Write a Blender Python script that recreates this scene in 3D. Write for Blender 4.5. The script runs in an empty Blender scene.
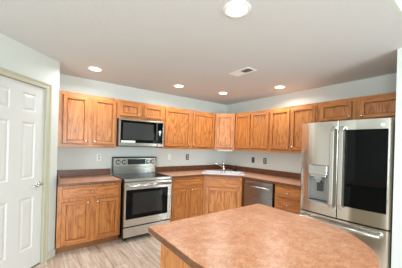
import bpy, bmesh, math, random
from mathutils import Vector, Matrix
S = bpy.context.scene
C = S.collection
PI = math.pi

# ------------------------------------------------------------------ camera
cd = bpy.data.cameras.new('camera'); cam = bpy.data.objects.new('camera', cd); C.objects.link(cam)
S.camera = cam
cd.sensor_width = 36.0; cd.sensor_fit = 'HORIZONTAL'
cd.lens = 219.489 / 402 * 36.0
cd.shift_y = (146.12 - 134.0) / 402
cd.clip_start = 0.05
YAW, ROLL = 0.92311, 0.02929
M4 = Matrix.Rotation(YAW - PI/2, 4, 'Z') @ Matrix.Rotation(PI/2, 4, 'X') @ Matrix.Rotation(ROLL, 4, 'Z')
M4.translation = Vector((-3.64819, -3.85356, 1.43471))
cam.matrix_world = M4

# ------------------------------------------------------------------ world, daylight, exposure
w = bpy.data.worlds.new('world'); S.world = w; w.use_nodes = True
bg = w.node_tree.nodes['Background']; bg.inputs[0].default_value = (0.90, 0.95, 1.0, 1); bg.inputs[1].default_value = 0.6
S.view_settings.view_transform = 'Standard'; S.view_settings.look = 'None'
S.view_settings.exposure = 0.31; S.view_settings.gamma = 1.0
def area(name, loc, rot, sx, sy, power, col):
    l = bpy.data.lights.new(name, 'AREA'); l.shape = 'RECTANGLE'; l.size = sx; l.size_y = sy
    l.energy = power; l.color = col
    o = bpy.data.objects.new(name, l); C.objects.link(o); o.location = loc; o.rotation_euler = rot
    return o
# daylight through the patio door behind the camera
area('daylight_patio_door', (-2.9, -7.35, 1.08), (PI/2, 0, 0), 1.7, 2.0, 190, (0.78, 0.93, 1.0))
area('fill_light_left', (-6.35, -4.55, 1.5), (PI/2, 0, -PI/2), 1.8, 1.5, 110, (0.78, 0.93, 1.0))  # unseen fill lamp, added to brighten the kitchen from the left

# ------------------------------------------------------------------ helpers
def box(bm, x0, x1, y0, y1, z0, z1, bev=0.0, mi=0, seg=2):
    if x1 < x0: x0, x1 = x1, x0
    if y1 < y0: y0, y1 = y1, y0
    if z1 < z0: z0, z1 = z1, z0
    vs = [bm.verts.new((x, y, z)) for x in (x0, x1) for y in (y0, y1) for z in (z0, z1)]
    q = [(0,1,3,2),(4,6,7,5),(0,4,5,1),(2,3,7,6),(0,2,6,4),(1,5,7,3)]
    fs = [bm.faces.new([vs[i] for i in f]) for f in q]
    for f in fs: f.material_index = mi
    if bev > 0:
        es = list({e for f in fs for e in f.edges})
        r = bmesh.ops.bevel(bm, geom=es, offset=bev, segments=seg, profile=0.5, affect='EDGES')
        for f in r['faces']: f.material_index = mi
    return vs
def ring_pts(c, r, ax, n, ph=0.0):
    ax = Vector(ax).normalized(); t = Vector((0,0,1)) if abs(ax.z) < .9 else Vector((1,0,0))
    u = ax.cross(t).normalized(); v = ax.cross(u)
    return [Vector(c) + r*(math.cos(ph+2*PI*i/n)*u + math.sin(ph+2*PI*i/n)*v) for i in range(n)]
def lathe(bm, base, ax, prof, n=20, mi=0):
    """prof: list of (distance along axis, radius); ends are capped"""
    ax = Vector(ax).normalized(); rings = []
    for d, r in prof:
        rings.append([bm.verts.new(p) for p in ring_pts(Vector(base)+ax*d, max(r,1e-4), ax, n)])
    for a, b in zip(rings, rings[1:]):
        for i in range(n):
            f = bm.faces.new((a[i], a[(i+1)%n], b[(i+1)%n], b[i])); f.material_index = mi; f.smooth = True
    for r in (rings[0], rings[-1]):
        f = bm.faces.new(r); f.material_index = mi
def tube(bm, pts, r, n=10, mi=0):
    pts = [Vector(p) for p in pts]; rings = []; m = len(pts)
    rr = r if isinstance(r, (list, tuple)) else [r]*m
    d0 = (pts[1]-pts[0]).normalized(); t = Vector((0,0,1)) if abs(d0.z) < .9 else Vector((1,0,0))
    u = d0.cross(t).normalized()
    for i, p in enumerate(pts):
        d = (pts[min(i+1,m-1)]-pts[max(i-1,0)]).normalized()
        u = (u - d*u.dot(d)).normalized(); v = d.cross(u)
        rings.append([bm.verts.new(p + rr[i]*(math.cos(2*PI*k/n)*u+math.sin(2*PI*k/n)*v)) for k in range(n)])
    for a, b in zip(rings, rings[1:]):
        for i in range(n):
            f = bm.faces.new((a[i], a[(i+1)%n], b[(i+1)%n], b[i])); f.smooth = True; f.material_index = mi
    for r_ in (rings[0], rings[-1]):
        f = bm.faces.new(r_); f.material_index = mi
def prism(bm, outer, z0, z1, hole=None, mi=0):
    """flat slab from an outline (and an optional hole)"""
    def loop(pts, z): return [bm.verts.new((p[0], p[1], z)) for p in pts]
    for z in (z0, z1):
        pass
    tops = []
    for z in (z1, z0):
        vo = loop(outer, z); es = [bm.edges.new((vo[i], vo[(i+1)%len(vo)])) for i in range(len(vo))]
        vh = None
        if hole:
            vh = loop(hole, z); es += [bm.edges.new((vh[i], vh[(i+1)%len(vh)])) for i in range(len(vh))]
        r = bmesh.ops.triangle_fill(bm, use_beauty=True, use_dissolve=False, edges=es)
        for g in r['geom']:
            if isinstance(g, bmesh.types.BMFace): g.material_index = mi
        tops.append((vo, vh))
    (a, ah), (b, bh) = tops
    for i in range(len(a)):
        j = (i+1) % len(a); bm.faces.new((a[i], a[j], b[j], b[i])).material_index = mi
    if hole:
        for i in range(len(ah)):
            j = (i+1) % len(ah); bm.faces.new((ah[i], ah[j], bh[j], bh[i])).material_index = mi
def obj(name, bm, mats, parent=None, kind=None, label=None):
    bmesh.ops.recalc_face_normals(bm, faces=bm.faces[:])
    me = bpy.data.meshes.new(name); bm.to_mesh(me); bm.free()
    for m in (mats if isinstance(mats, (list, tuple)) else [mats]): me.materials.append(m)
    o = bpy.data.objects.new(name, me); C.objects.link(o)
    if parent: o.parent = parent
    if kind: o['kind'] = kind
    if label: o['label'] = label
    return o
def one(name, mats, parent, *boxes, bev=0.0, kind=None, label=None):
    bm = bmesh.new()
    for b in boxes: box(bm, *b, bev=bev)
    return obj(name, bm, mats, parent, kind, label)
def thing(name, label, cat, loc=(0,0,0), rz=0.0, group=None):
    o = bpy.data.objects.new(name, None); C.objects.link(o); o.empty_display_size = .1
    o.location = loc; o.rotation_euler = (0, 0, rz); o['label'] = label; o['category'] = cat
    if group: o['group'] = group
    return o
def tag(o, label, cat, group=None):
    o['label'] = label; o['category'] = cat
    if group: o['group'] = group
    return o
def copy_tree(o, parent=None):
    c = o.copy(); C.objects.link(c)
    if parent: c.parent = parent
    for ch in list(o.children): copy_tree(ch, c)
    return c

# ------------------------------------------------------------------ materials
def srgb(r, g, b):
    f = lambda c: (c/255/12.92) if c/255 <= .04045 else ((c/255+.055)/1.055)**2.4
    return (f(r), f(g), f(b), 1)
def mat(name, col, rough=.5, metal=0.0, spec=.5):
    m = bpy.data.materials.new(name); m.use_nodes = True; b = m.node_tree.nodes['Principled BSDF']
    b.inputs['Base Color'].default_value = col; b.inputs['Roughness'].default_value = rough
    b.inputs['Metallic'].default_value = metal; b.inputs['Specular IOR Level'].default_value = spec
    return m
def nt(m): return m.node_tree.nodes, m.node_tree.links, m.node_tree.nodes['Principled BSDF']
def coords(N, L, scale, rand=True, kind='Object', rot=(0,0,0)):
    tc = N.new('ShaderNodeTexCoord'); mp = N.new('ShaderNodeMapping')
    mp.inputs['Scale'].default_value = scale; mp.inputs['Rotation'].default_value = rot
    src = tc.outputs[kind]
    if rand:
        oi = N.new('ShaderNodeObjectInfo'); ml = N.new('ShaderNodeMath'); ml.operation = 'MULTIPLY'
        ml.inputs[1].default_value = 37.0; L.new(oi.outputs['Random'], ml.inputs[0])
        va = N.new('ShaderNodeVectorMath'); va.operation = 'ADD'
        L.new(src, va.inputs[0]); L.new(ml.outputs[0], va.inputs[1]); src = va.outputs[0]
    L.new(src, mp.inputs[0]); return mp.outputs[0]
def noise(N, L, vec, scale, detail=4, rough=.55, dist=0.0):
    n = N.new('ShaderNodeTexNoise'); n.inputs['Scale'].default_value = scale; n.inputs['Detail'].default_value = detail
    n.inputs['Roughness'].default_value = rough; n.inputs['Distortion'].default_value = dist
    L.new(vec, n.inputs['Vector']); return n.outputs['Fac']
def ramp(N, L, fac, stops):
    r = N.new('ShaderNodeValToRGB'); el = r.color_ramp.elements
    while len(el) < len(stops): el.new(.5)
    for e, (p, c) in zip(el, stops): e.position = p; e.color = c
    L.new(fac, r.inputs[0]); return r.outputs[0]
def mix(N, L, a, b, fac, mode='MIX'):
    m = N.new('ShaderNodeMix'); m.data_type = 'RGBA'; m.blend_type = mode
    for s, v in ((6, a), (7, b), (0, fac)):
        if isinstance(v, (int, float, tuple)): m.inputs[s].default_value = v
        else: L.new(v, m.inputs[s])
    return m.outputs[2]
def bump(N, L, b, h, st, dist=.01):
    n = N.new('ShaderNodeBump'); n.inputs['Strength'].default_value = st; n.inputs['Distance'].default_value = dist
    L.new(h, n.inputs['Height']); L.new(n.outputs[0], b.inputs['Normal'])

def oak(name, horizontal=False, figure=.45):
    m = mat(name, srgb(190,122,66), .42); N, L, b = nt(m)
    # growth rings: thin bands along the grain, bent into cathedral arches by a slow noise, broken up by fine pores
    s = (1.3, 8, 9) if horizontal else (9, 8, 1.3)
    v = coords(N, L, s)
    slow = noise(N, L, v, .8, 2, .45, .5)
    wv = N.new('ShaderNodeMath'); wv.operation = 'MULTIPLY'; wv.inputs[1].default_value = 62; L.new(slow, wv.inputs[0])
    sn = N.new('ShaderNodeMath'); sn.operation = 'SINE'; L.new(wv.outputs[0], sn.inputs[0])
    hf = N.new('ShaderNodeMath'); hf.operation = 'MULTIPLY_ADD'; hf.inputs[1].default_value = .5; hf.inputs[2].default_value = .5
    L.new(sn.outputs[0], hf.inputs[0])
    s2 = (6, 110, 150) if horizontal else (150, 110, 6)
    v2 = coords(N, L, s2); fine = noise(N, L, v2, 1.0, 3, .6)
    s3 = (3, 22, 40) if horizontal else (40, 22, 3)
    v3 = coords(N, L, s3); mid = noise(N, L, v3, 1.0, 3, .6)
    rings = ramp(N, L, hf.outputs[0], [(0, srgb(146,78,26)), (.20, srgb(196,122,58)), (1, srgb(206,137,74))])
    rings = mix(N, L, srgb(197,124,60), rings, figure)
    pores = ramp(N, L, fine, [(.36, srgb(185,155,120)), (.52, (1,1,1,1))])
    streak = ramp(N, L, mid, [(.30, srgb(190,165,140)), (.55, (1,1,1,1))])
    c = mix(N, L, rings, pores, .55, 'MULTIPLY'); c = mix(N, L, c, streak, .6, 'MULTIPLY')
    L.new(c, b.inputs['Base Color']); bump(N, L, b, fine, .12, .002)
    b.inputs['Coat Weight'].default_value = .3; b.inputs['Coat Roughness'].default_value = .3
    return m
OAK = oak('oak_vertical'); OAKH = oak('oak_horizontal', True); OAKP = oak('oak_panel', False, .65)
OAK_IN = mat('oak_toe_board', srgb(140,88,48), .5)

def laminate():
    m = mat('laminate', srgb(190,130,95), .30, spec=.5); N, L, b = nt(m)
    v = coords(N, L, (1,1,1), False)
    big = noise(N, L, v, 3.5, 5, .6, 1.2); sm = noise(N, L, v, 26, 5, .7, .6); sp = noise(N, L, v, 90, 3, .6)
    c1 = ramp(N, L, big, [(.32, srgb(182,108,64)), (.5, srgb(200,134,90)), (.68, srgb(214,164,128))])
    c2 = ramp(N, L, sm, [(.34, srgb(150,88,52)), (.48, srgb(200,136,92)), (.66, srgb(230,186,152))])
    c = mix(N, L, c1, c2, .38)
    c3 = ramp(N, L, sp, [(.36, srgb(190,160,140)), (.5, (1,1,1,1))])
    c = mix(N, L, c, c3, .5, 'MULTIPLY')
    L.new(c, b.inputs['Base Color']); 
    r = N.new('ShaderNodeMapRange'); r.inputs[3].default_value = .25; r.inputs[4].default_value = .38
    L.new(sm, r.inputs[0]); L.new(r.outputs[0], b.inputs['Roughness'])
    b.inputs['Sheen Weight'].default_value = .16; b.inputs['Sheen Roughness'].default_value = .35
    return m
LAM = laminate()
def shaded_lam():  # same laminate, with the shade of upright faces put into the colour
    m = mat('laminate_shaded', srgb(140,95,66), .4); N, L, b = nt(m)
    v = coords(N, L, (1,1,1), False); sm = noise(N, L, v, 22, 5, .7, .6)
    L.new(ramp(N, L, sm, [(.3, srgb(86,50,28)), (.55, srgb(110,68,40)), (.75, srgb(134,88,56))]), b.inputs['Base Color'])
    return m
LAM_SHADED = shaded_lam()

def steel(name, col=(208,208,205), rough=.24):
    m = mat(name, srgb(*col), rough, 1.0); N, L, b = nt(m)
    v = coords(N, L, (3, 3, 420)); n = noise(N, L, v, 1.0, 2, .5)
    r = N.new('ShaderNodeMapRange'); r.inputs[3].default_value = rough-.03; r.inputs[4].default_value = rough+.03
    L.new(n, r.inputs[0]); L.new(r.outputs[0], b.inputs['Roughness'])
    tg = N.new('ShaderNodeTangent'); tg.direction_type = 'RADIAL'; tg.axis = 'Z'; L.new(tg.outputs[0], b.inputs['Tangent'])
    b.inputs['Anisotropic'].default_value = .8; b.inputs['Anisotropic Rotation'].default_value = .25
    return m
STEEL = steel('brushed_steel'); FSTEEL = steel('fridge_steel', (218,213,205), .15); STEELD = steel('brushed_steel_dark', (168,165,160), .28)
CHROME = mat('satin_nickel', srgb(215,212,205), .18, 1.0)
BLKGLASS = mat('black_glass', srgb(9,10,10), .06, 0, .12)
BLACK = mat('black_enamel', srgb(24,24,24), .35)
DGREY = mat('dark_grey_plastic', srgb(62,62,60), .45)
MGREY = mat('mid_grey_plastic', srgb(142,141,138), .4)
WHITE = mat('white_plastic', srgb(236,235,228), .4)
PORC = mat('white_enamel', srgb(206,208,212), .22)
BRONZE = mat('dark_bronze_plate', srgb(70,62,54), .4)
LGREY = mat('light_grey_plastic', srgb(200,198,190), .4)
RED = mat('red_print', srgb(190,70,60), .5)
BLUE = mat('blue_film', srgb(110,160,205), .4)
PAPER = mat('label_paper', srgb(228,230,222), .6)

def wall_mat(name, col, bs=.12, scale=140, rough=.65):
    m = mat(name, srgb(*col), rough); N, L, b = nt(m)
    v = coords(N, L, (1,1,1), False); n = noise(N, L, v, scale, 3, .55)
    bump(N, L, b, n, bs, .004); return m
WALL = wall_mat('wall_paint', (211,214,207))
CEIL = wall_mat('ceiling_texture', (211,212,211), .6, 55, .8)
TRIM = mat('taupe_trim_paint', srgb(188,184,160), .4)
DOORP = mat('white_door_paint', srgb(212,211,206), .38)
BASEB = mat('baseboard_paint', srgb(205,205,188), .4)

def floor_mat():
    m = mat('plank_floor', srgb(200,180,162), .38); N, L, b = nt(m)
    v = coords(N, L, (1,1,1), False, rot=(0,0,PI/2))
    br = N.new('ShaderNodeTexBrick'); L.new(v, br.inputs['Vector'])
    br.inputs['Scale'].default_value = 1.0; br.inputs['Brick Width'].default_value = 1.22; br.inputs['Row Height'].default_value = .152
    br.inputs['Mortar Size'].default_value = .0022; br.inputs['Mortar Smooth'].default_value = .2
    br.inputs['Color1'].default_value = srgb(234,220,207); br.inputs['Color2'].default_value = srgb(218,201,186)
    br.inputs['Mortar'].default_value = srgb(150,128,112); br.offset = .37; br.offset_frequency = 2
    v2 = coords(N, L, (16, 1.6, 1), False); g = noise(N, L, v2, 1.0, 5, .65, 1.4)
    gc = ramp(N, L, g, [(.32, srgb(176,150,132)), (.5, srgb(228,216,205)), (.66, (1,1,1,1))])
    c = mix(N, L, br.outputs['Color'], gc, .8, 'MULTIPLY')
    L.new(c, b.inputs['Base Color']); bump(N, L, b, br.outputs['Fac'], -.2, .002)
    return m
FLOOR = floor_mat()
def emis(name, col, st):
    m = mat(name, col); b = m.node_tree.nodes['Principled BSDF']
    b.inputs['Emission Color'].default_value = col; b.inputs['Emission Strength'].default_value = st
    return m
LENS = emis('lit_lens', (1.0,.95,.86,1), 6.0)

# ------------------------------------------------------------------ the setting
H, HL = 2.4384, 2.95            # kitchen ceiling, higher living-room ceiling
def struct(name, mats, *boxes, bev=0, parent=None):
    return one(name, mats, parent, *boxes, bev=bev, kind='structure')
struct('floor', FLOOR, (-6.5, 2.6, -7.5, .12, -.05, 0))
struct('ceiling', CEIL, (-6.5, .12, -3.43, .12, H, H+.08))
struct('ceiling_living', CEIL, (-6.5, 2.6, -7.5, -3.43, HL, HL+.08))
struct('wall_back', WALL, (-4.9, .12, 0, .12, 0, H))
struct('wall_right', WALL, (0, .12, -3.43, 0, 0, H))
struct('wall_partition', WALL, (-.85, 2.6, -3.43, -3.285, 0, HL))
struct('wall_header', WALL, (-6.5, -.85, -3.45, -3.43, H, HL))
struct('wall_living_right', WALL, (2.6, 2.72, -7.5, -3.285, 0, HL))
# rear wall with the patio door opening, left wall with an opening added for the fill lamp
struct('wall_rear', WALL, (-6.5, -3.82, -7.62, -7.5, 0, HL), (-1.98, 2.6, -7.62, -7.5, 0, HL), (-3.82, -1.98, -7.62, -7.5, 2.12, HL))
struct('wall_left', WALL, (-6.62, -6.5, -7.5, -5.55, 0, HL), (-6.62, -6.5, -3.55, -1.0, 0, HL),
       (-6.62, -6.5, -5.55, -3.55, 0, .72), (-6.62, -6.5, -5.55, -3.55, 2.28, HL))
f = struct('door_2', WHITE, (-3.82, -3.76, -7.6, -7.5, 0, 2.12), (-2.04, -1.98, -7.6, -7.5, 0, 2.12), (-3.76, -2.04, -7.6, -7.5, 2.06, 2.12), (-2.93, -2.87, -7.6, -7.5, .0, 2.06))
f = struct('added_window_1', WHITE, (-6.6, -6.5, -5.55, -5.49, .72, 2.28), (-6.6, -6.5, -3.61, -3.55, .72, 2.28), (-6.6, -6.5, -5.49, -3.61, .72, .78), (-6.6, -6.5, -5.49, -3.61, 2.22, 2.28), (-6.6, -6.5, -4.58, -4.52, .78, 2.22))  # unseen frame, added around the fill lamp's opening

# pantry: a diagonal wall with a door.  local x runs along the wall from the far corner towards the camera's left
P0 = Vector((-3.42, -.55, 0)); PR = PI + PI/4           # local +x = (-1,-1)/sqrt2
pan = Matrix.Translation(P0) @ Matrix.Rotation(PR, 4, 'Z')
def place(o): o.matrix_world = pan; return o
# in this frame the room side is local +y
DW0, DW1, DH = .195, .875, 2.055
place(struct('wall_pantry', WALL, (0, DW0-.02, -.11, 0, 0, H), (DW1+.02, 1.75, -.11, 0, 0, H), (DW0-.02, DW1+.02, -.11, 0, DH+.02, H)))
struct('wall_pantry_return', WALL, (-3.53, -3.42, -.6, 0, 0, H)).location = (0, .05, 0)
# the room wall that carries on from the pantry
e = P0 + Vector((-1, -1, 0))*(1.75/2**.5)
struct('wall_left_kitchen', WALL, (-6.5, e.x, e.y-.01, e.y+.1, 0, H))
# casing
bm = bmesh.new(); cw = .062
for (a, b_, z0, z1) in ((DW0-cw, DW0, 0, DH+cw), (DW1, DW1+cw, 0, DH+cw), (DW0, DW1, DH, DH+cw)):
    box(bm, a, b_, 0, .016, z0, z1, .003)
for (a, b_, z0, z1) in ((DW0-cw, DW0-cw+.018, 0, DH+cw), (DW1+cw-.018, DW1+cw, 0, DH+cw), (DW0-cw, DW1+cw, DH+cw-.018, DH+cw)):
    box(bm, a, b_, .016, .024, z0, z1, .003)
for (a, b_) in ((DW0-.018, DW0), (DW1, DW1+.018)): box(bm, a, b_, -.11, -.001, 0, DH)
box(bm, DW0, DW1, -.11, -.001, DH, DH+.018)
place(obj('trim_1', bm, TRIM, kind='structure'))
# door leaf with six recessed and raised panels
bm = bmesh.new(); y0, y1 = -.05, -.012
xs = [DW0+.004, DW0+.112, DW0+.277, DW0+.403, DW0+.568, DW1-.004]
zs = [.018, .245, .82, 1.02, 1.645, 1.755, 1.955, DH-.004]
for i in (0, 2, 4): box(bm, xs[i], xs[i+1], y0, y1, zs[0], zs[-1])
for i in (1, 3):
    for k in (0, 2, 4, 6): box(bm, xs[i], xs[i+1], y0, y1, zs[k], zs[k+1])
leaf = place(obj('door_1', bm, DOORP, kind='structure'))
bm = bmesh.new()
def raised(bm, a, b, c, d):
    """recessed moulding and raised field of one door panel"""
    prof = [(0, y1), (.006, y1-.002), (.016, y1-.011), (.022, y1-.011), (.042, y1-.003)]
    loops = []
    for ins, yy in prof:
        loops.append([bm.verts.new((x, yy, z)) for x, z in ((a+ins, c+ins), (b-ins, c+ins), (b-ins, d-ins), (a+ins, d-ins))])
    for p, q in zip(loops, loops[1:]):
        for k in range(4): bm.faces.new((p[k], p[(k+1)%4], q[(k+1)%4], q[k]))
    bm.faces.new(loops[-1])
    bk = [bm.verts.new((x, y0, z)) for x, z in ((a, c), (b, c), (b, d), (a, d))]; bm.faces.new(bk[::-1])
    for k in range(4): bm.faces.new((loops[0][k], bk[k], bk[(k+1)%4], loops[0][(k+1)%4]))
for i in (1, 3):
    for k in (1, 3, 5): raised(bm, xs[i], xs[i+1], zs[k], zs[k+1])
dp = obj('door_panels', bm, DOORP, leaf)
bm = bmesh.new(); hx, hz = DW0+.062, .945
lathe(bm, (hx, y1, hz), (0, 1, 0), [(0, .033), (.006, .033), (.012, .022), (.014, .013), (.045, .012), (.05, .008)])
tube(bm, [(hx, y1+.045, hz), (hx+.03, y1+.05, hz-.002), (hx+.07, y1+.05, hz-.008), (hx+.112, y1+.046, hz-.004)], [.011, .010, .009, .008])
obj('door_handle', bm, CHROME, leaf)
bm = bmesh.new(); box(bm, DW0+.001, DW1-.001, -.07, -.02, .001, .014)
obj('threshold', bm, BLACK, leaf)
# baseboards
bm = bmesh.new(); box(bm, .0, DW0-cw, .0005, .013, 0, .085, .003)
box(bm, DW1+cw, 1.75, .0005, .013, 0, .085, .003)
place(obj('baseboard_left', bm, BASEB, kind='structure'))
struct('baseboard_right', BASEB, (-.863, -.851, -3.43, -3.285, 0, .085), bev=.002)

# ------------------------------------------------------------------ cabinets
def knob(parent, x, y, z):
    bm = bmesh.new(); lathe(bm, (x, y, z), (0,-1,0), [(0,.008),(.010,.006),(.014,.012),(.020,.0155),(.026,.013),(.029,.004)], 14)
    return obj('knob', bm, CHROME, parent)
def panel_door(parent, x0, x1, z0, z1, y, kx=None, kz=None, name='door', st=.046):
    """frame-and-panel oak door lying in front of plane y (front is -y)"""
    t = .022; bm = bmesh.new()
    for a, b in ((x0, x0+st), (x1-st, x1)): box(bm, a, b, y-t, y, z0, z1, .004, 0)
    for a, b in ((z0, z0+st), (z1-st, z1)): box(bm, x0+st, x1-st, y-t, y, a, b, .004, 1)
    # routed quirk: the panel stands a few millimetres clear of the frame
    d = obj(name, bm, [OAK, OAKH], parent)
    q = .004; a, b, c_, e_ = x0+st+q, x1-st-q, z0+st+q, z1-st-q; w_ = .006
    bm = bmesh.new()
    bk = [bm.verts.new((x, y-.0005, z)) for x, z in ((a, c_), (b, c_), (b, e_), (a, e_))]
    m1 = [bm.verts.new((x, y-.006, z)) for x, z in ((a, c_), (b, c_), (b, e_), (a, e_))]
    fr_ = [bm.verts.new((x, y-t+.014, z)) for x, z in ((a+w_, c_+w_), (b-w_, c_+w_), (b-w_, e_-w_), (a+w_, e_-w_))]
    bm.faces.new(fr_); bm.faces.new(bk[::-1])
    for p, r in ((bk, m1), (m1, fr_)):
        for k in range(4): bm.faces.new((p[k], p[(k+1)%4], r[(k+1)%4], r[k]))
    obj('door_panel', bm, OAKP, d)
    if kx is not None: knob(d, kx, y-t, kz)
    return d
def drawer(parent, x0, x1, z0, z1, y, kn=True, name='drawer'):
    bm = bmesh.new(); box(bm, x0, x1, y-.02, y, z0, z1, .006, 0, 3)
    d = obj(name, bm, OAKH, parent)
    if kn: knob(d, (x0+x1)/2, y-.02, (z0+z1)/2)
    return d
R_BACK, R_RIGHT, R_DIAG = 0.0, -PI/2, -PI/4
UB, UT, UD = 1.37, 2.134, .305
def upper(label, loc, rz, w, doors, zb=UB, zt=UT, d=UD, group='oak wall cabinets'):
    """doors: list of (x0, x1, knob side)"""
    t = thing('wall_cabinet', label, 'cabinet', loc, rz, group)
    bm = bmesh.new(); g = .001
    box(bm, g, w-g, -d+.02, -.001, zb+.012, zt, 0, 0)
    box(bm, g, .04, -d, -d+.02, zb, zt, .0015, 0); box(bm, w-.04, w-g, -d, -d+.02, zb, zt, .0015, 0)
    box(bm, .04, w-.04, -d, -d+.02, zb, zb+.04, .0015, 1); box(bm, .04, w-.04, -d, -d+.02, zt-.045, zt, .0015, 1)
    if len(doors) == 2:
        m_ = (doors[0][1]+doors[1][0])/2
        box(bm, m_-.04, m_+.04, -d, -d+.02, zb+.04, zt-.045, .0015, 0)
    obj('body', bm, [OAK, OAKH], t)
    for x0, x1, ks in doors:
        kx = None if ks is None else (x1-.022 if ks > 0 else x0+.022)
        panel_door(t, x0, x1, zb+.05, zt-.046, -d, kx, zb+.05+.035)
    return t
upper('tall oak double-door wall cabinet beside the pantry door, left of the microwave', (-3.41,0,0), R_BACK, .78, [(.062,.367,1),(.437,.755,-1)])
upper('short oak double-door wall cabinet sitting directly above the microwave', (-2.63,0,0), R_BACK, .80, [(.035,.37,1),(.435,.775,-1)], zb=1.835)
upper('wide oak double-door wall cabinet immediately right of the microwave', (-1.83,0,0), R_BACK, 1.22, [(.035,.58,1),(.645,1.19,-1)])
# corner cabinet: pentagon body, one diagonal door
t = thing('wall_cabinet', 'single-door diagonal oak wall cabinet in the corner above the sink', 'cabinet', (-.4675,-.4675,0), R_DIAG, 'oak wall cabinets')
inv = Matrix.Translation((.0,0,0)) 
def to_diag(px, py, c=-.4675):
    dx, dy = px-c, py-c; return ((dx-dy)/2**.5, (dx+dy)/2**.5)
bm = bmesh.new()
prism(bm, [to_diag(*p) for p in ((-.609,-.002), (-.002,-.002), (-.002,-.609), (-.29,-.609), (-.304,-.6), (-.6,-.304), (-.609,-.29))], UB+.003, UT)
box(bm, -.2, -.16, -.018, .002, UB, UT, .001); box(bm, .16, .2, -.018, .002, UB, UT, .001)
box(bm, -.16, .16, -.018, .002, UB, UB+.04, .001); box(bm, -.16, .16, -.018, .002, UT-.045, UT, .001)
obj('body', bm, OAK, t)
panel_door(t, -.168, .168, UB+.05, UT-.046, -.018, .146, UB+.085)
upper('oak double-door wall cabinet on the right wall, next to the corner cabinet', (0,-.611,0), R_RIGHT, .835, [(.02,.40,1),(.435,.81,-1)])
upper('oak double-door wall cabinet on the right wall, partly hidden by the refrigerator', (0,-1.448,0), R_RIGHT, .835, [(.027,.395,1),(.43,.81,-1)])
upper('short oak double-door wall cabinet above the refrigerator', (0,-2.286,0), R_RIGHT, .985, [(.045,.445,1),(.54,.95,-1)], zb=1.80)

FD = .59                                         # base cabinet face
def base(label, loc, rz, w, parts, group='oak base cabinets'):
    t = thing('base_cabinet', label, 'cabinet', loc, rz, group)
    bm = bmesh.new(); g = .001
    box(bm, g, w-g, -FD, -.001, .1, .874, .0015)
    obj('body', bm, OAK, t)
    bm = bmesh.new(); box(bm, g, w-g, -FD+.07, -FD+.085, 0, .0995)
    obj('toe_kick', bm, OAK_IN, t)
    for p in parts:
        if p[0] == 'door': panel_door(t, p[1], p[2], .128, .668, -FD, p[2]-.025 if p[3] > 0 else p[1]+.025, .668-.03)
        else: drawer(t, p[1], p[2], p[3], p[4], -FD)
    return t
base('oak base cabinet left of the range, one wide drawer over two doors', (-3.41,0,0), R_BACK, .782, [('drawer',.05,.75,.712,.842),('door',.05,.372,1),('door',.44,.75,-1)])
base('oak base cabinet right of the range, one wide drawer over two doors', (-1.828,0,0), R_BACK, .733, [('drawer',.045,.705,.712,.842),('door',.045,.375,1),('door',.435,.705,-1)])
# diagonal sink base
c = -.845                                        # centre of the diagonal front, v = 1.195
t = thing('base_cabinet', 'diagonal oak sink base cabinet in the corner under the sink', 'cabinet', (c,c,0), R_DIAG, 'oak base cabinets')
bm = bmesh.new()
pts = [(-1.094,-.002),(-.002,-.002),(-.002,-1.094),(-.59,-1.094),(-1.094,-.59)]
# hollow carcass: back-left side, back-right side, bottom and front frame
d2 = lambda a, b: to_diag(a, b, c)
prism(bm, [d2(*p) for p in pts], .1, .118)
prism(bm, [d2(*p) for p in ((-1.094,-.002),(-1.078,-.002),(-1.078,-.606),(-1.094,-.59))], .118, .874)
prism(bm, [d2(*p) for p in ((-.002,-1.094),(-.002,-1.078),(-.606,-1.078),(-.59,-1.094))], .118, .874)
hw = .3555
for a, b_, z0, z1 in ((-hw+.01, -.29, .1, .874), (.29, hw-.01, .1, .874), (-.29, .29, .1, .14), (-.29, .29, .66, .70), (-.29, .29, .84, .874), (-.29,.29,.7,.84)):
    box(bm, a, b_, .0, .018, z0, z1, .001)
obj('body', bm, OAK, t)
bm = bmesh.new(); box(bm, -hw, hw, .07, .085, 0, .0995); obj('toe_kick', bm, OAK_IN, t)
panel_door(t, -.305, .325, .128, .668, .0, .30, .638, st=.058)
drawer(t, -.305, .325, .69, .842, .0, False, 'false_drawer_front')
base('oak drawer base cabinet between the dishwasher and the refrigerator', (0,-1.79,0), R_RIGHT, .475, [('drawer',.02,.455,.69,.842),('drawer',.02,.455,.50,.665),('drawer',.02,.455,.128,.475)])

# ------------------------------------------------------------------ countertops
CT = .914
t = thing('countertop', 'speckled tan laminate countertop left of the range', 'countertop', (-3.41, 0, 0), 0, 'wall countertops')
bm = bmesh.new(); box(bm, .001, .782, -.64, -.001, .876, CT, .005)
for f_ in bm.faces: f_.material_index = 1 if abs(f_.normal.z) < .5 else 0
bm.normal_update()
for f_ in bm.faces: f_.material_index = 1 if abs(f_.normal.z) < .5 else 0
obj('slab', bm, [LAM, LAM_SHADED], t)
bm = bmesh.new(); box(bm, .02, .782, -.021, -.001, CT+.0005, 1.016, .004); obj('backsplash', bm, LAM_SHADED, t)
bm = bmesh.new(); box(bm, .001, .0195, -.63, -.001, CT+.0005, 1.016, .004); obj('side_splash', bm, LAM_SHADED, t)

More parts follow.
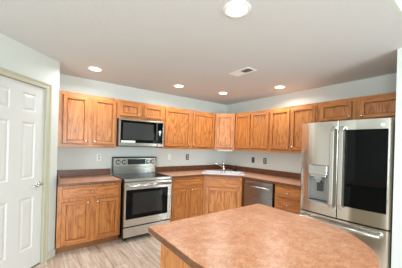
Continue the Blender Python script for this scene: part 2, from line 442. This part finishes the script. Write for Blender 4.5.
t = thing('countertop', 'long speckled tan laminate countertop running through the sink corner to the refrigerator', 'countertop', (0,0,0), 0, 'wall countertops')
SC = .89                                          # sink centre distance from the corner along the diagonal
def sk(u, v): return ((u-v)/2**.5, (-u-v)/2**.5)
hole = [sk(-.38, SC-.215), sk(.38, SC-.215), sk(.38, SC+.215), sk(-.38, SC+.215)]
bm = bmesh.new()
prism(bm, [(-1.828,-.001),(-.001,-.001),(-.001,-2.268),(-.64,-2.268),(-.64,-1.112),(-1.112,-.64),(-1.828,-.64)], .876, CT, hole)
bm.normal_update()
for f_ in bm.faces: f_.material_index = 1 if abs(f_.normal.z) < .5 else 0
obj('slab', bm, [LAM, LAM_SHADED], t)
bm = bmesh.new(); box(bm, -1.828, -.022, -.021, -.001, CT+.0005, 1.016, .004); box(bm, -.021, -.001, -2.268, -.001, CT+.0005, 1.016, .004)
obj('backsplash', bm, LAM_SHADED, t)

# sink
t = thing('kitchen_sink', 'white double-bowl drop-in sink set diagonally in the corner countertop', 'sink', (*sk(0, SC), CT), R_DIAG)
W2, D2, iw = .41, .25, .02
bm = bmesh.new()
def rrect(cx, cy, hx_, hy_, r, n=5):
    o = []
    for (sx, sy, a0) in ((1,1,0),(-1,1,PI/2),(-1,-1,PI),(1,-1,3*PI/2)):
        for k in range(n+1):
            a = a0 + PI/2*k/n; o.append((cx+sx*(hx_-r)+r*math.cos(a), cy+sy*(hy_-r)+r*math.sin(a)))
    return o
bowls = [(-.19, -.02, .165, .175), (.19, -.02, .165, .175)]
zr = .014
vo = [bm.verts.new((x, y, zr)) for x, y in rrect(0, 0, W2, D2, .04)]
vo2 = [bm.verts.new((x, y, .001)) for x, y in rrect(0, 0, W2+.004, D2+.004, .04)]
es = [bm.edges.new((vo[i], vo[(i+1)%len(vo)])) for i in range(len(vo))]
for i in range(len(vo)): bm.faces.new((vo[i], vo[(i+1)%len(vo)], vo2[(i+1)%len(vo)], vo2[i]))
lo = []
for bx in bowls:
    r = rrect(*bx, .05); v1 = [bm.verts.new((x, y, zr)) for x, y in r]
    es += [bm.edges.new((v1[i], v1[(i+1)%len(v1)])) for i in range(len(v1))]; lo.append((bx, v1))
bmesh.ops.triangle_fill(bm, use_beauty=True, use_dissolve=False, edges=es)
obj('rim', bm, PORC, t)
for bx, _ in lo:
    bm = bmesh.new(); n_ = len(rrect(*bx, .05)); prev = None
    for ins, z in ((0, zr), (.006, zr-.01), (.014, -.14), (.04, -.165), (.10, -.172)):
        r = [bm.verts.new((x, y, z)) for x, y in rrect(bx[0], bx[1], bx[2]-ins, bx[3]-ins, .05)]
        if prev:
            for i in range(n_): f_ = bm.faces.new((prev[i], prev[(i+1)%n_], r[(i+1)%n_], r[i])); f_.smooth = True
        prev = r
    bm.faces.new(prev)
    bo = obj('bowl', bm, PORC, t)
    bm = bmesh.new(); lathe(bm, (bx[0], bx[1], -.1715), (0,0,1), [(0,.045),(.004,.045),(.005,.03),(.002,.028)]); obj('drain', bm, CHROME, bo)

# faucet: white and chrome, spout swung to the left
t = thing('kitchen_faucet', 'chrome single-lever faucet with its spout swung left behind the sink', 'faucet', (*sk(0, SC-.215), CT+.0142), R_DIAG)
bm = bmesh.new(); lathe(bm, (0,0,0), (0,0,1), [(0,.034),(.008,.034),(.018,.026),(.06,.024),(.085,.024),(.10,.016)]); obj('base', bm, CHROME, t)
bm = bmesh.new(); tube(bm, [(0,0,.07),(-.04,-.02,.10),(-.10,-.05,.135),(-.155,-.07,.155),(-.18,-.08,.152),(-.185,-.082,.135)], [.017,.015,.014,.013,.014,.014]); obj('spout', bm, CHROME, t)
bm = bmesh.new(); tube(bm, [(0,0,.095),(-.005,.0,.125),(-.03,-.005,.185)], [.014,.012,.009]); obj('lever', bm, CHROME, t)
t = thing('soap_dispenser', 'small dark soap bottle standing behind the right end of the sink', 'soap bottle', (-.12,-.445,CT), R_DIAG)
bm = bmesh.new(); lathe(bm, (0,0,.0003), (0,0,1), [(0,.034),(.07,.036),(.085,.03),(.095,.014),(.105,.014)]); obj('bottle', bm, mat('dark_bottle', srgb(48,34,28), .25), t)
bm = bmesh.new(); lathe(bm, (0,0,.1055), (0,0,1), [(0,.006),(.02,.006),(.021,.014),(.03,.014)]); tube(bm, [(0,0,.13),(-.03,-.01,.13),(-.045,-.015,.122)], .006); obj('pump', bm, LGREY, t)

# ------------------------------------------------------------------ range
t = thing('range', 'stainless steel electric range with black glass cooktop and oven window', 'range', (-2.611,0,0), R_BACK)
rw = .762+.014; F = -.655
bm = bmesh.new(); box(bm, .002, rw-.002, F, -.004, .045, .905, .002)
for x in (.05, rw-.05):
    for y in (-.6, -.06): lathe(bm, (x, y, 0), (0,0,1), [(0,.018),(.045,.018)], 10)
obj('body', bm, BLACK, t)
bm = bmesh.new(); box(bm, .0, rw, F-.028, -.075, .9055, .921, .004); k_ = obj('cooktop', bm, BLKGLASS, t)
bm = bmesh.new(); box(bm, .0, rw, F-.036, F-.022, .885, .9245, .004); box(bm, 0, .008, F-.022, -.075, .9058, .924); box(bm, rw-.008, rw, F-.022, -.075, .9058, .924)
obj('cooktop_trim', bm, STEEL, k_)
for (x, y, r) in ((.2,-.5,.11),(.56,-.5,.085),(.2,-.23,.08),(.56,-.23,.11)):
    bm = bmesh.new()
    for rr in (r, r*.6):
        a = [bm.verts.new(p) for p in ring_pts((x,y,.9213), rr, (0,0,1), 40)]; b_ = [bm.verts.new(p) for p in ring_pts((x,y,.9213), rr-.004, (0,0,1), 40)]
        for i in range(40): bm.faces.new((a[i], a[(i+1)%40], b_[(i+1)%40], b_[i]))
    obj('burner_ring', bm, DGREY, k_)
# backguard
bm = bmesh.new()
prof = [(-.004,.906),(-.004,1.205),(-.055,1.205),(-.075,1.19),(-.088,1.06),(-.088,1.045),(-.075,1.04),(-.075,.922),(-.07,.906)]
va = [bm.verts.new((.006, y, z)) for y, z in prof]; vb = [bm.verts.new((rw-.006, y, z)) for y, z in prof]
for i in range(len(prof)): bm.faces.new((va[i], va[(i+1)%len(prof)], vb[(i+1)%len(prof)], vb[i]))
bm.faces.new(va); bm.faces.new(vb[::-1])
bgd = obj('backguard', bm, STEEL, t)
bm = bmesh.new()
for a, b_ in ((.0, .006), (rw-.006, rw)): box(bm, a, b_, -.092, -.004, .922, 1.21, .002)
box(bm, .0, rw, -.06, -.004, 1.2055, 1.214, .002)
obj('backguard_trim', bm, DGREY, bgd)
slope = Vector((0, -.13, -.013)).normalized()
def onguard(z): return -.075-.013*(1.19-z)/.13
bm = bmesh.new(); q = [(.245,1.082),(.565,1.082),(.565,1.172),(.245,1.172)]
vf = [bm.verts.new((x, onguard(z)-.004, z)) for x, z in q]; vb = [bm.verts.new((x, onguard(z)+.002, z)) for x, z in q]
bm.faces.new(vf); 
for i in range(4): bm.faces.new((vf[i], vb[i], vb[(i+1)%4], vf[(i+1)%4]))
obj('control_display', bm, mat('display_glass', srgb(38,38,38), .15), bgd)
for x in (.085, .185, .615, .705):
    bm = bmesh.new(); lathe(bm, (x, onguard(1.125)+.002, 1.125), (0,-1,.1), [(0,.043),(.006,.043)], 24, 1); lathe(bm, (x, onguard(1.125)-.004, 1.125), (0,-1,.1), [(0,.036),(.008,.034),(.022,.030),(.026,.026)], 24, 0)
    box(bm, x-.004, x+.004, onguard(1.125)-.034, onguard(1.125)-.028, 1.105, 1.152, 0, 1)
    obj('knob', bm, [STEEL, DGREY], bgd)
# oven door
bm = bmesh.new(); yd = F-.002
zd0, zd1 = .232, .875; wx0, wx1, wz0, wz1 = .028, rw-.07, .335, .765
for b_ in ((.004, wx0, zd0, zd1), (wx1, rw-.004, zd0, zd1), (wx0, wx1, zd0, wz0), (wx0, wx1, wz1, zd1)):
    box(bm, b_[0], b_[1], yd-.035, yd, b_[2], b_[3])
od = obj('oven_door', bm, STEEL, t)
bm = bmesh.new(); box(bm, wx0, wx1, yd-.033, yd-.02, wz0, wz1); obj('oven_window', bm, BLKGLASS, od)
bm = bmesh.new(); box(bm, wx0+.10, wx1-.10, yd-.0338, yd-.0331, wz0+.06, wz1-.05)
obj('window_screen', bm, mat('oven_glass_inner', srgb(30,31,32), .12), od)
bm = bmesh.new(); tube(bm, [(.045, yd-.082, .825), (rw-.045, yd-.082, .825)], .0145, 14)
for x in (.075, rw-.075): box(bm, x-.014, x+.014, yd-.08, yd-.034, .813, .837, .003)
obj('oven_handle', bm, STEEL, od)
bm = bmesh.new(); box(bm, wx1-.10, wx1-.02, yd-.0362, yd-.0352, .25, .29); obj('sticker', bm, PAPER, od)
bm = bmesh.new(); box(bm, .004, rw-.004, yd-.033, yd, .072, .215, .006); obj('storage_drawer', bm, STEEL, t)

# ------------------------------------------------------------------ microwave
t = thing('microwave', 'stainless and black over-the-range microwave hung under the short cabinet', 'microwave', (-2.622,0,1.405), R_BACK)
mw = .758; mh = .425; F = -.365
bm = bmesh.new(); box(bm, .002, mw-.002, F, -.004, .0, mh, .003); obj('body', bm, DGREY, t)
bm = bmesh.new(); box(bm, .0, .022, F-.04, F-.001, 0.0, mh, .003); box(bm, mw-.016, mw, F-.04, F-.001, 0, mh, .003)
box(bm, .022, mw-.016, F-.04, F-.001, mh-.022, mh, .003); box(bm, .022, mw-.016, F-.04, F-.001, 0, .05, .003)
fr = obj('front_frame', bm, STEEL, t)
bm = bmesh.new(); box(bm, .022, .64, F-.034, F-.001, .05, mh-.022); dr = obj('door', bm, BLKGLASS, t)
bm = bmesh.new(); box(bm, .06, .57, F-.0346, F-.0341, .10, mh-.06); obj('window_screen', bm, mat('microwave_screen', srgb(46,47,46), .22), dr)
bm = bmesh.new(); box(bm, .035, .26, F-.0356, F-.0347, .052, .085); obj('sticker', bm, PAPER, dr)
bm = bmesh.new(); box(bm, .642, mw-.016, F-.034, F-.001, .05, mh-.022); cp = obj('control_panel', bm, BLKGLASS, t)
bm = bmesh.new()
lathe(bm, (.69, F-.0345, .25), (0,-1,0), [(0,.024),(.001,.024)], 20); box(bm, .682, .698, F-.0355, F-.0345, .19, .226)
obj('tag', bm, PAPER, cp)
bm = bmesh.new(); box(bm, .608, .628, F-.075, F-.05, .10, mh-.05, .006)
for z in (.13, mh-.08): box(bm, .612, .624, F-.052, F-.034, z-.01, z+.01)
obj('door_handle', bm, DGREY, dr)
bm = bmesh.new(); box(bm, .62, .68, F-.0412, F-.0402, .012, .038); obj('sticker', bm, mat('red_sticker', srgb(206,150,130), .5), fr)
bm = bmesh.new(); box(bm, .03, mw-.03, F-.01, -.05, -.012, -.0005, .002); obj('vent_grille', bm, BLACK, t)

# ------------------------------------------------------------------ dishwasher
t = thing('dishwasher', 'stainless dishwasher with a towel-bar handle under the right-hand counter', 'dishwasher', (0,-1.178,0), R_RIGHT)
dw = .597; F = -.59
bm = bmesh.new(); box(bm, .006, dw-.006, F, -.03, .1, .866, .002); box(bm, .01, dw-.01, F+.06, F+.075, 0, .0995)
obj('body', bm, BLACK, t)
bm = bmesh.new(); box(bm, .008, dw-.008, F-.035, F-.001, .115, .80, .006); dd = obj('door', bm, STEELD, t)
bm = bmesh.new(); box(bm, .008, dw-.008, F-.03, F-.001, .803, .865, .004); obj('control_panel', bm, STEELD, t)
bm = bmesh.new(); tube(bm, [(.04, F-.075, .775), (dw-.04, F-.075, .775)], .012, 12)
for x in (.06, dw-.06): box(bm, x-.01, x+.01, F-.073, F-.034, .766, .784, .002)
obj('handle', bm, STEEL, dd)

# ------------------------------------------------------------------ refrigerator
t = thing('refrigerator', 'large stainless french-door refrigerator with a dispenser and a black glass panel', 'refrigerator', (0,-2.315,0), R_RIGHT)
fw = .947; FT = 1.775; FB = -.74; FY = -.84
bm = bmesh.new(); box(bm, .004, fw-.004, FB, -.03, .06, FT-.02, .004)
for x in (.08, fw-.08):
    for y in (FB+.06, -.1): lathe(bm, (x, y, 0), (0,0,1), [(0,.022),(.06,.022)], 10)
obj('body', bm, DGREY, t)
bm = bmesh.new(); box(bm, .06, .16, FB-.07, FB+.08, FT-.0195, FT+.005, .004); obj('hinge_cover', bm, DGREY, t)
bm = bmesh.new(); box(bm, fw-.16, fw-.06, FB-.07, FB+.08, FT-.0195, FT+.005, .004); obj('hinge_cover', bm, DGREY, t)
split = .466
SAG = .034
def front(x): return FY + SAG*(2*x/fw-1)**2          # the whole front is gently bowed
def door_slab(x0, x1, rl, rr, off=0.0, back=None, n=8):
    """outline of a door slab: bowed front with rounded vertical edges, flat back"""
    yb = FB-.002 if back is None else back
    pts = [(x0, yb), (x1, yb)]; m = 6
    pts += [(x1-rr+rr*math.cos(a), front(x1-rr)-off+rr-rr*math.sin(a)) for a in [PI/2*k/m for k in range(m+1)]]
    a0, a1 = x0+rl, x1-rr
    pts += [(a1+(a0-a1)*k/n, front(a1+(a0-a1)*k/n)-off) for k in range(1, n)]
    pts += [(x0+rl-rl*math.sin(a), front(x0+rl)-off+rl-rl*math.cos(a)) for a in [PI/2*k/m for k in range(m+1)]]
    return pts
def slab(bm, x0, x1, z0, z1, rl=.0005, rr=.0005):
    k0 = len(bm.faces); prism(bm, door_slab(x0, x1, rl, rr), z0, z1); bm.faces.ensure_lookup_table(); bm.normal_update()
    for f in bm.faces[k0:]:
        if abs(f.normal.z) < .5: f.smooth = False
# left door with the dispenser opening
dx0, dx1, dz0, dz1 = .120, .375, .78, 1.245
bm = bmesh.new()
slab(bm, 0, dx0, .648, FT, .03, .0005); slab(bm, dx1, split-.004, .648, FT, .0005, .006)
slab(bm, dx0, dx1, .648, dz0); slab(bm, dx0, dx1, dz1, FT); box(bm, dx0, dx1, FB-.03, FB-.002, dz0, dz1)
ld = obj('left_door', bm, FSTEEL, t)
bm = bmesh.new()
box(bm, dx0+.004, dx0+.012, front(dx0)-.002, FB-.031, dz0+.006, dz1-.006); box(bm, dx1-.012, dx1-.004, FY-.004, FB-.031, dz0+.006, dz1-.006); box(bm, dx0+.012, dx1-.012, FY-.004, FB-.031, dz0+.004, dz0+.02)
box(bm, dx0+.012, dx1-.012, FB-.045, FB-.031, dz0+.02, dz1-.006)
ds = obj('dispenser', bm, MGREY, ld)
bm = bmesh.new(); box(bm, dx0+.016, dx1-.014, FY-.022, FB-.046, 1.125, dz1-.003, .008); box(bm, dx0+.03, dx1-.03, FY-.012, FB-.046, 1.10, 1.125, .004); obj('dispenser_head', bm, STEEL, ds)
bm = bmesh.new(); box(bm, .205, .295, FY-.016, FY+.03, 1.06, 1.11, .006); box(bm, .225, .275, FY-.004, FY+.025, 1.03, 1.06, .004); obj('spout', bm, MGREY, ds)
bm = bmesh.new(); box(bm, .225, .30, FB-.075, FB-.062, .92, 1.04, .006); obj('paddle', bm, DGREY, ds)
bm = bmesh.new(); box(bm, dx0+.02, dx1-.02, FY, FB-.046, dz0+.021, dz0+.03, .002); obj('drip_tray', bm, DGREY, ds)
# right door with the glass panel
bm = bmesh.new(); slab(bm, split+.004, fw, .648, FT, .006, .03)
rd = obj('right_door', bm, FSTEEL, t)
bm = bmesh.new(); gx = [.545+(fw-.034-.545)*k/8 for k in range(9)]
prism(bm, [(x, front(x)-.0004) for x in gx] + [(x, front(x)-.005) for x in gx[::-1]], .80, 1.668); gp = obj('glass_panel', bm, BLKGLASS, rd)
# emblem and lettering at the top right of the door
bm = bmesh.new(); lathe(bm, (.868, front(.868)-.0003, 1.71), (2*2*SAG/fw*(2*.868/fw-1),-1,0), [(0,.0165),(.0015,.0165)], 24); obj('emblem', bm, WHITE, rd)
fc = bpy.data.curves.new('lettering', 'FONT'); fc.body = 'LG'; fc.size = .03; fc.extrude = .0006; fc.align_x = 'LEFT'
tmp = bpy.data.objects.new('lettering_curve', fc); C.objects.link(tmp)
bpy.context.view_layer.update()
me = bpy.data.meshes.new_from_object(tmp.evaluated_get(bpy.context.evaluated_depsgraph_get())); bpy.data.objects.remove(tmp); bpy.data.curves.remove(fc)
me.transform(Matrix.Translation((.888, front(.888)-.0014, 1.698)) @ Matrix.Rotation(math.atan(4*SAG/fw*(2*.9/fw-1)), 4, 'Z') @ Matrix.Rotation(PI/2, 4, 'X')); me.materials.clear(); me.materials.append(LGREY)
lt = bpy.data.objects.new('lettering', me); C.objects.link(lt); lt.parent = rd
bm = bmesh.new(); box(bm, fw-.033, fw-.027, front(fw-.033)-.0012, front(fw-.027)+.0005, .92, .955); obj('sticker', bm, BLUE, rd)
def bar_handle(parent, x, z0, z1):
    bm = bmesh.new(); y = FY-.055
    pr = [(x, FY-.0005, z1), (x, y+.012, z1-.015), (x, y, z1-.05), (x, y, z0+.05), (x, y+.012, z0+.015), (x, FY-.0005, z0)]
    prev = None; hw_, ht = .024, .012
    for i, p in enumerate(pr):
        a = Vector(pr[max(i-1,0)]); b_ = Vector(pr[min(i+1,len(pr)-1)]); d = (b_-a).normalized(); nrm = Vector((1,0,0)).cross(d)
        r = [bm.verts.new(Vector(p)+Vector((sx*hw_,0,0))+nrm*(sy*ht)) for sx, sy in ((-1,-.6),(-.6,-1),(.6,-1),(1,-.6),(1,.6),(.6,1),(-.6,1),(-1,.6))]
        if prev:
            for k in range(8): bm.faces.new((prev[k], prev[(k+1)%8], r[(k+1)%8], r[k]))
        else: bm.faces.new(r)
        prev = r
    bm.faces.new(prev); return obj('handle', bm, STEEL, parent)
bar_handle(ld, split-.045, .76, 1.70); bar_handle(rd, split+.048, .77, 1.70)
# freezer drawer
bm = bmesh.new(); slab(bm, 0, fw, .075, .632, .03, .03); fz = obj('freezer_drawer', bm, FSTEEL, t)
bm = bmesh.new(); y = FY-.055
tube(bm, [(.03, front(.03)+.004, .578), (.035, y+.01, .575), (.06, y, .575), (fw/2, y-.012, .575), (fw-.10, y, .575), (fw-.075, y+.01, .575), (fw-.07, front(fw-.07)+.004, .578)], .019, 10); obj('handle', bm, STEEL, fz)
bm = bmesh.new(); box(bm, .02, fw-.02, FB-.05, FB-.002, .01, .07); obj('toe_grille', bm, BLACK, t)

# ------------------------------------------------------------------ island
t = thing('kitchen_island', 'oak kitchen island with a tan laminate top, rounded at its near end', 'island', (-2.5125,-3.02,0))
hw2 = .5475
bm = bmesh.new()
outl = [(-hw2, .475), (hw2, .475)] + [(hw2*math.cos(-PI*k/40), .555*math.sin(-PI*k/40)) for k in range(41)]
prism(bm, outl, .876, CT)
bmesh.ops.remove_doubles(bm, verts=bm.verts[:], dist=1e-5)
es = [e_ for e_ in bm.edges if len(e_.link_faces) == 2 and abs(e_.link_faces[0].normal.dot(e_.link_faces[1].normal)) < .3 and abs(e_.verts[0].co.z-e_.verts[1].co.z) < 1e-4]
bm.normal_update()
es = [e_ for e_ in bm.edges if len(e_.link_faces) == 2 and abs(e_.link_faces[0].normal.dot(e_.link_faces[1].normal)) < .3 and abs(e_.verts[0].co.z-e_.verts[1].co.z) < 1e-4]
bmesh.ops.bevel(bm, geom=es, offset=.003, segments=1, affect='EDGES')
bm.normal_update()
for f_ in bm.faces: f_.material_index = 1 if abs(f_.normal.z) < .5 else 0
obj('countertop', bm, [LAM, LAM_SHADED], t)
bm = bmesh.new(); box(bm, -.49, .47, -.25, .39, .1, .8755, .002); ib = obj('body', bm, OAK, t)
bm = bmesh.new()
for x, y in ((-.4955, .375), ): box(bm, x, x+.02, y, y+.0205, .1, .8755, .002)
obj('corner_trim', bm, OAK, ib)
bm = bmesh.new(); box(bm, -.43, .41, -.19, .32, 0, .0995); obj('toe_kick', bm, OAK_IN, t)
# working side of the island (faces the range)
for a in (-.45, .0):
    bm = bmesh.new(); box(bm, a+.02, a+.43, .3905, .41, .128, .66, .004); obj('door', bm, OAKP, ib)
# painted panel on the seating side, turned towards the refrigerator
bm = bmesh.new(); box(bm, .4705, .482, -.25, .39, .1, .8755, .002); obj('back_panel', bm, TRIM, ib)

# ------------------------------------------------------------------ wall plates
def plate(label, loc, rz, pm, rm, kind):
    t = thing('wall_outlet' if kind == 'outlet' else 'light_switch', label, 'outlet' if kind == 'outlet' else 'switch', loc, rz, 'wall plates above the counters')
    bm = bmesh.new(); box(bm, -.036, .036, -.007, -.0005, -.058, .058, .003); p = obj('plate', bm, pm, t)
    if kind == 'outlet':
        for z in (-.023, .023):
            bm = bmesh.new(); box(bm, -.017, .017, -.010, -.0072, z-.016, z+.016, .003)
            r = obj('receptacle', bm, rm, t)
            bm = bmesh.new()
            for x in (-.007, .007): box(bm, x-.0015, x+.0015, -.0105, -.0101, z-.004, z+.008)
            obj('slots', bm, BLACK, r)
    else:
        bm = bmesh.new(); box(bm, -.012, .012, -.011, -.0072, -.03, .03, .003); obj('rocker', bm, rm, t)
plate('white wall outlet above the counter left of the range', (-2.811,0,1.205), R_BACK, WHITE, LGREY, 'outlet')
plate('white light switch just right of the range', (-1.515,0,1.20), R_BACK, WHITE, WHITE, 'switch')
plate('dark-plated wall outlet midway between the range and the sink', (-1.085,0,1.197), R_BACK, BRONZE, LGREY, 'outlet')
plate('dark switch plate on the right wall, nearer the sink corner', (0,-.855,1.176), R_RIGHT, BRONZE, BRONZE, 'switch')
plate('dark-plated outlet with pale receptacles on the right wall, nearer the refrigerator', (0,-1.15,1.177), R_RIGHT, BRONZE, LGREY, 'outlet')
# slim light under the corner cabinet
t = thing('under_cabinet_light', 'slim white light bar fixed under the corner wall cabinet', 'light', (-.4675,-.4675,UB), R_DIAG)
bm = bmesh.new(); box(bm, -.15, .17, .02, .075, -.026, .0, .004); obj('housing', bm, WHITE, t)
bm = bmesh.new(); box(bm, -.14, .13, .028, .066, -.030, -.0265, .002); obj('diffuser', bm, LGREY, t)

# ------------------------------------------------------------------ ceiling fixtures
LAMP_W = 6.8
def can(label, x, y, r=.095, group='recessed ceiling lights'):
    t = thing('recessed_light', label, 'ceiling light', (x, y, H), 0, group)
    bm = bmesh.new(); n = 32
    prev = None
    for rr, z in ((r, -.0006), (r, -.005), (r-.006, -.009), (r-.02, -.009), (r-.026, -.004)):
        ring = [bm.verts.new(p) for p in ring_pts((0,0,z), rr, (0,0,1), n)]
        if prev:
            for i in range(n): f_ = bm.faces.new((prev[i], prev[(i+1)%n], ring[(i+1)%n], ring[i])); f_.smooth = True
        prev = ring
    obj('trim_ring', bm, WHITE, t)
    bm = bmesh.new(); lathe(bm, (0,0,-.001), (0,0,-1), [(0, r-.024), (.004, r-.025)], n); obj('lens', bm, LENS, t)
    l = bpy.data.lights.new('lamp', 'AREA'); l.shape = 'DISK'; l.size = .14; l.energy = LAMP_W; l.color = (.96, .985, 1.0); l.spread = math.radians(160)
    o = bpy.data.objects.new('lamp', l); C.objects.link(o); o.parent = t; o.location = (0, 0, -.012)
can('large round recessed ceiling light nearest the camera, above the island', -2.50, -2.72, .10)
can('leftmost recessed ceiling light, in front of the left wall cabinets', -3.02, -.60)
can('recessed ceiling light in front of the cabinet right of the microwave', -1.735, -.66)
can('recessed ceiling light over the sink corner', -.87, -.815)
can('rightmost recessed ceiling light, in front of the right wall cabinets', -.48, -1.75)
# supply register
t = thing('air_vent', 'rectangular white ceiling air register between the lights', 'vent', (-1.47, -1.84, H), PI/2)
bm = bmesh.new()
for b_ in ((-.17,.17,-.085,-.06),(-.17,.17,.06,.085),(-.17,-.145,-.06,.06),(.145,.17,-.06,.06),(-.006,.006,-.06,.06)): box(bm, b_[0], b_[1], b_[2], b_[3], -.008, -.0006, .001)
obj('frame', bm, WHITE, t)
bm = bmesh.new(); box(bm, -.145, .145, -.06, .06, -.0012, -.0006); obj('backing', bm, mat('duct_dark', srgb(70,62,52), .8), t)
def slats(sgn, x0, x1):
    for k in range(6):
        bm = bmesh.new(); y = -.05+.02*k; a = sgn*.009
        vs = [bm.verts.new(p) for p in ((x0,y-a,-.0015),(x1,y-a,-.0015),(x1,y+a,-.008),(x0,y+a,-.008))]
        vs2 = [bm.verts.new(v.co+Vector((0,.0012,0))) for v in vs]
        bm.faces.new(vs); bm.faces.new(vs2[::-1])
        for i in range(4): bm.faces.new((vs[i], vs2[i], vs2[(i+1)%4], vs[(i+1)%4]))
        obj('slat', bm, WHITE, t)
slats(1, -.144, -.007); slats(-1, .007, .144)
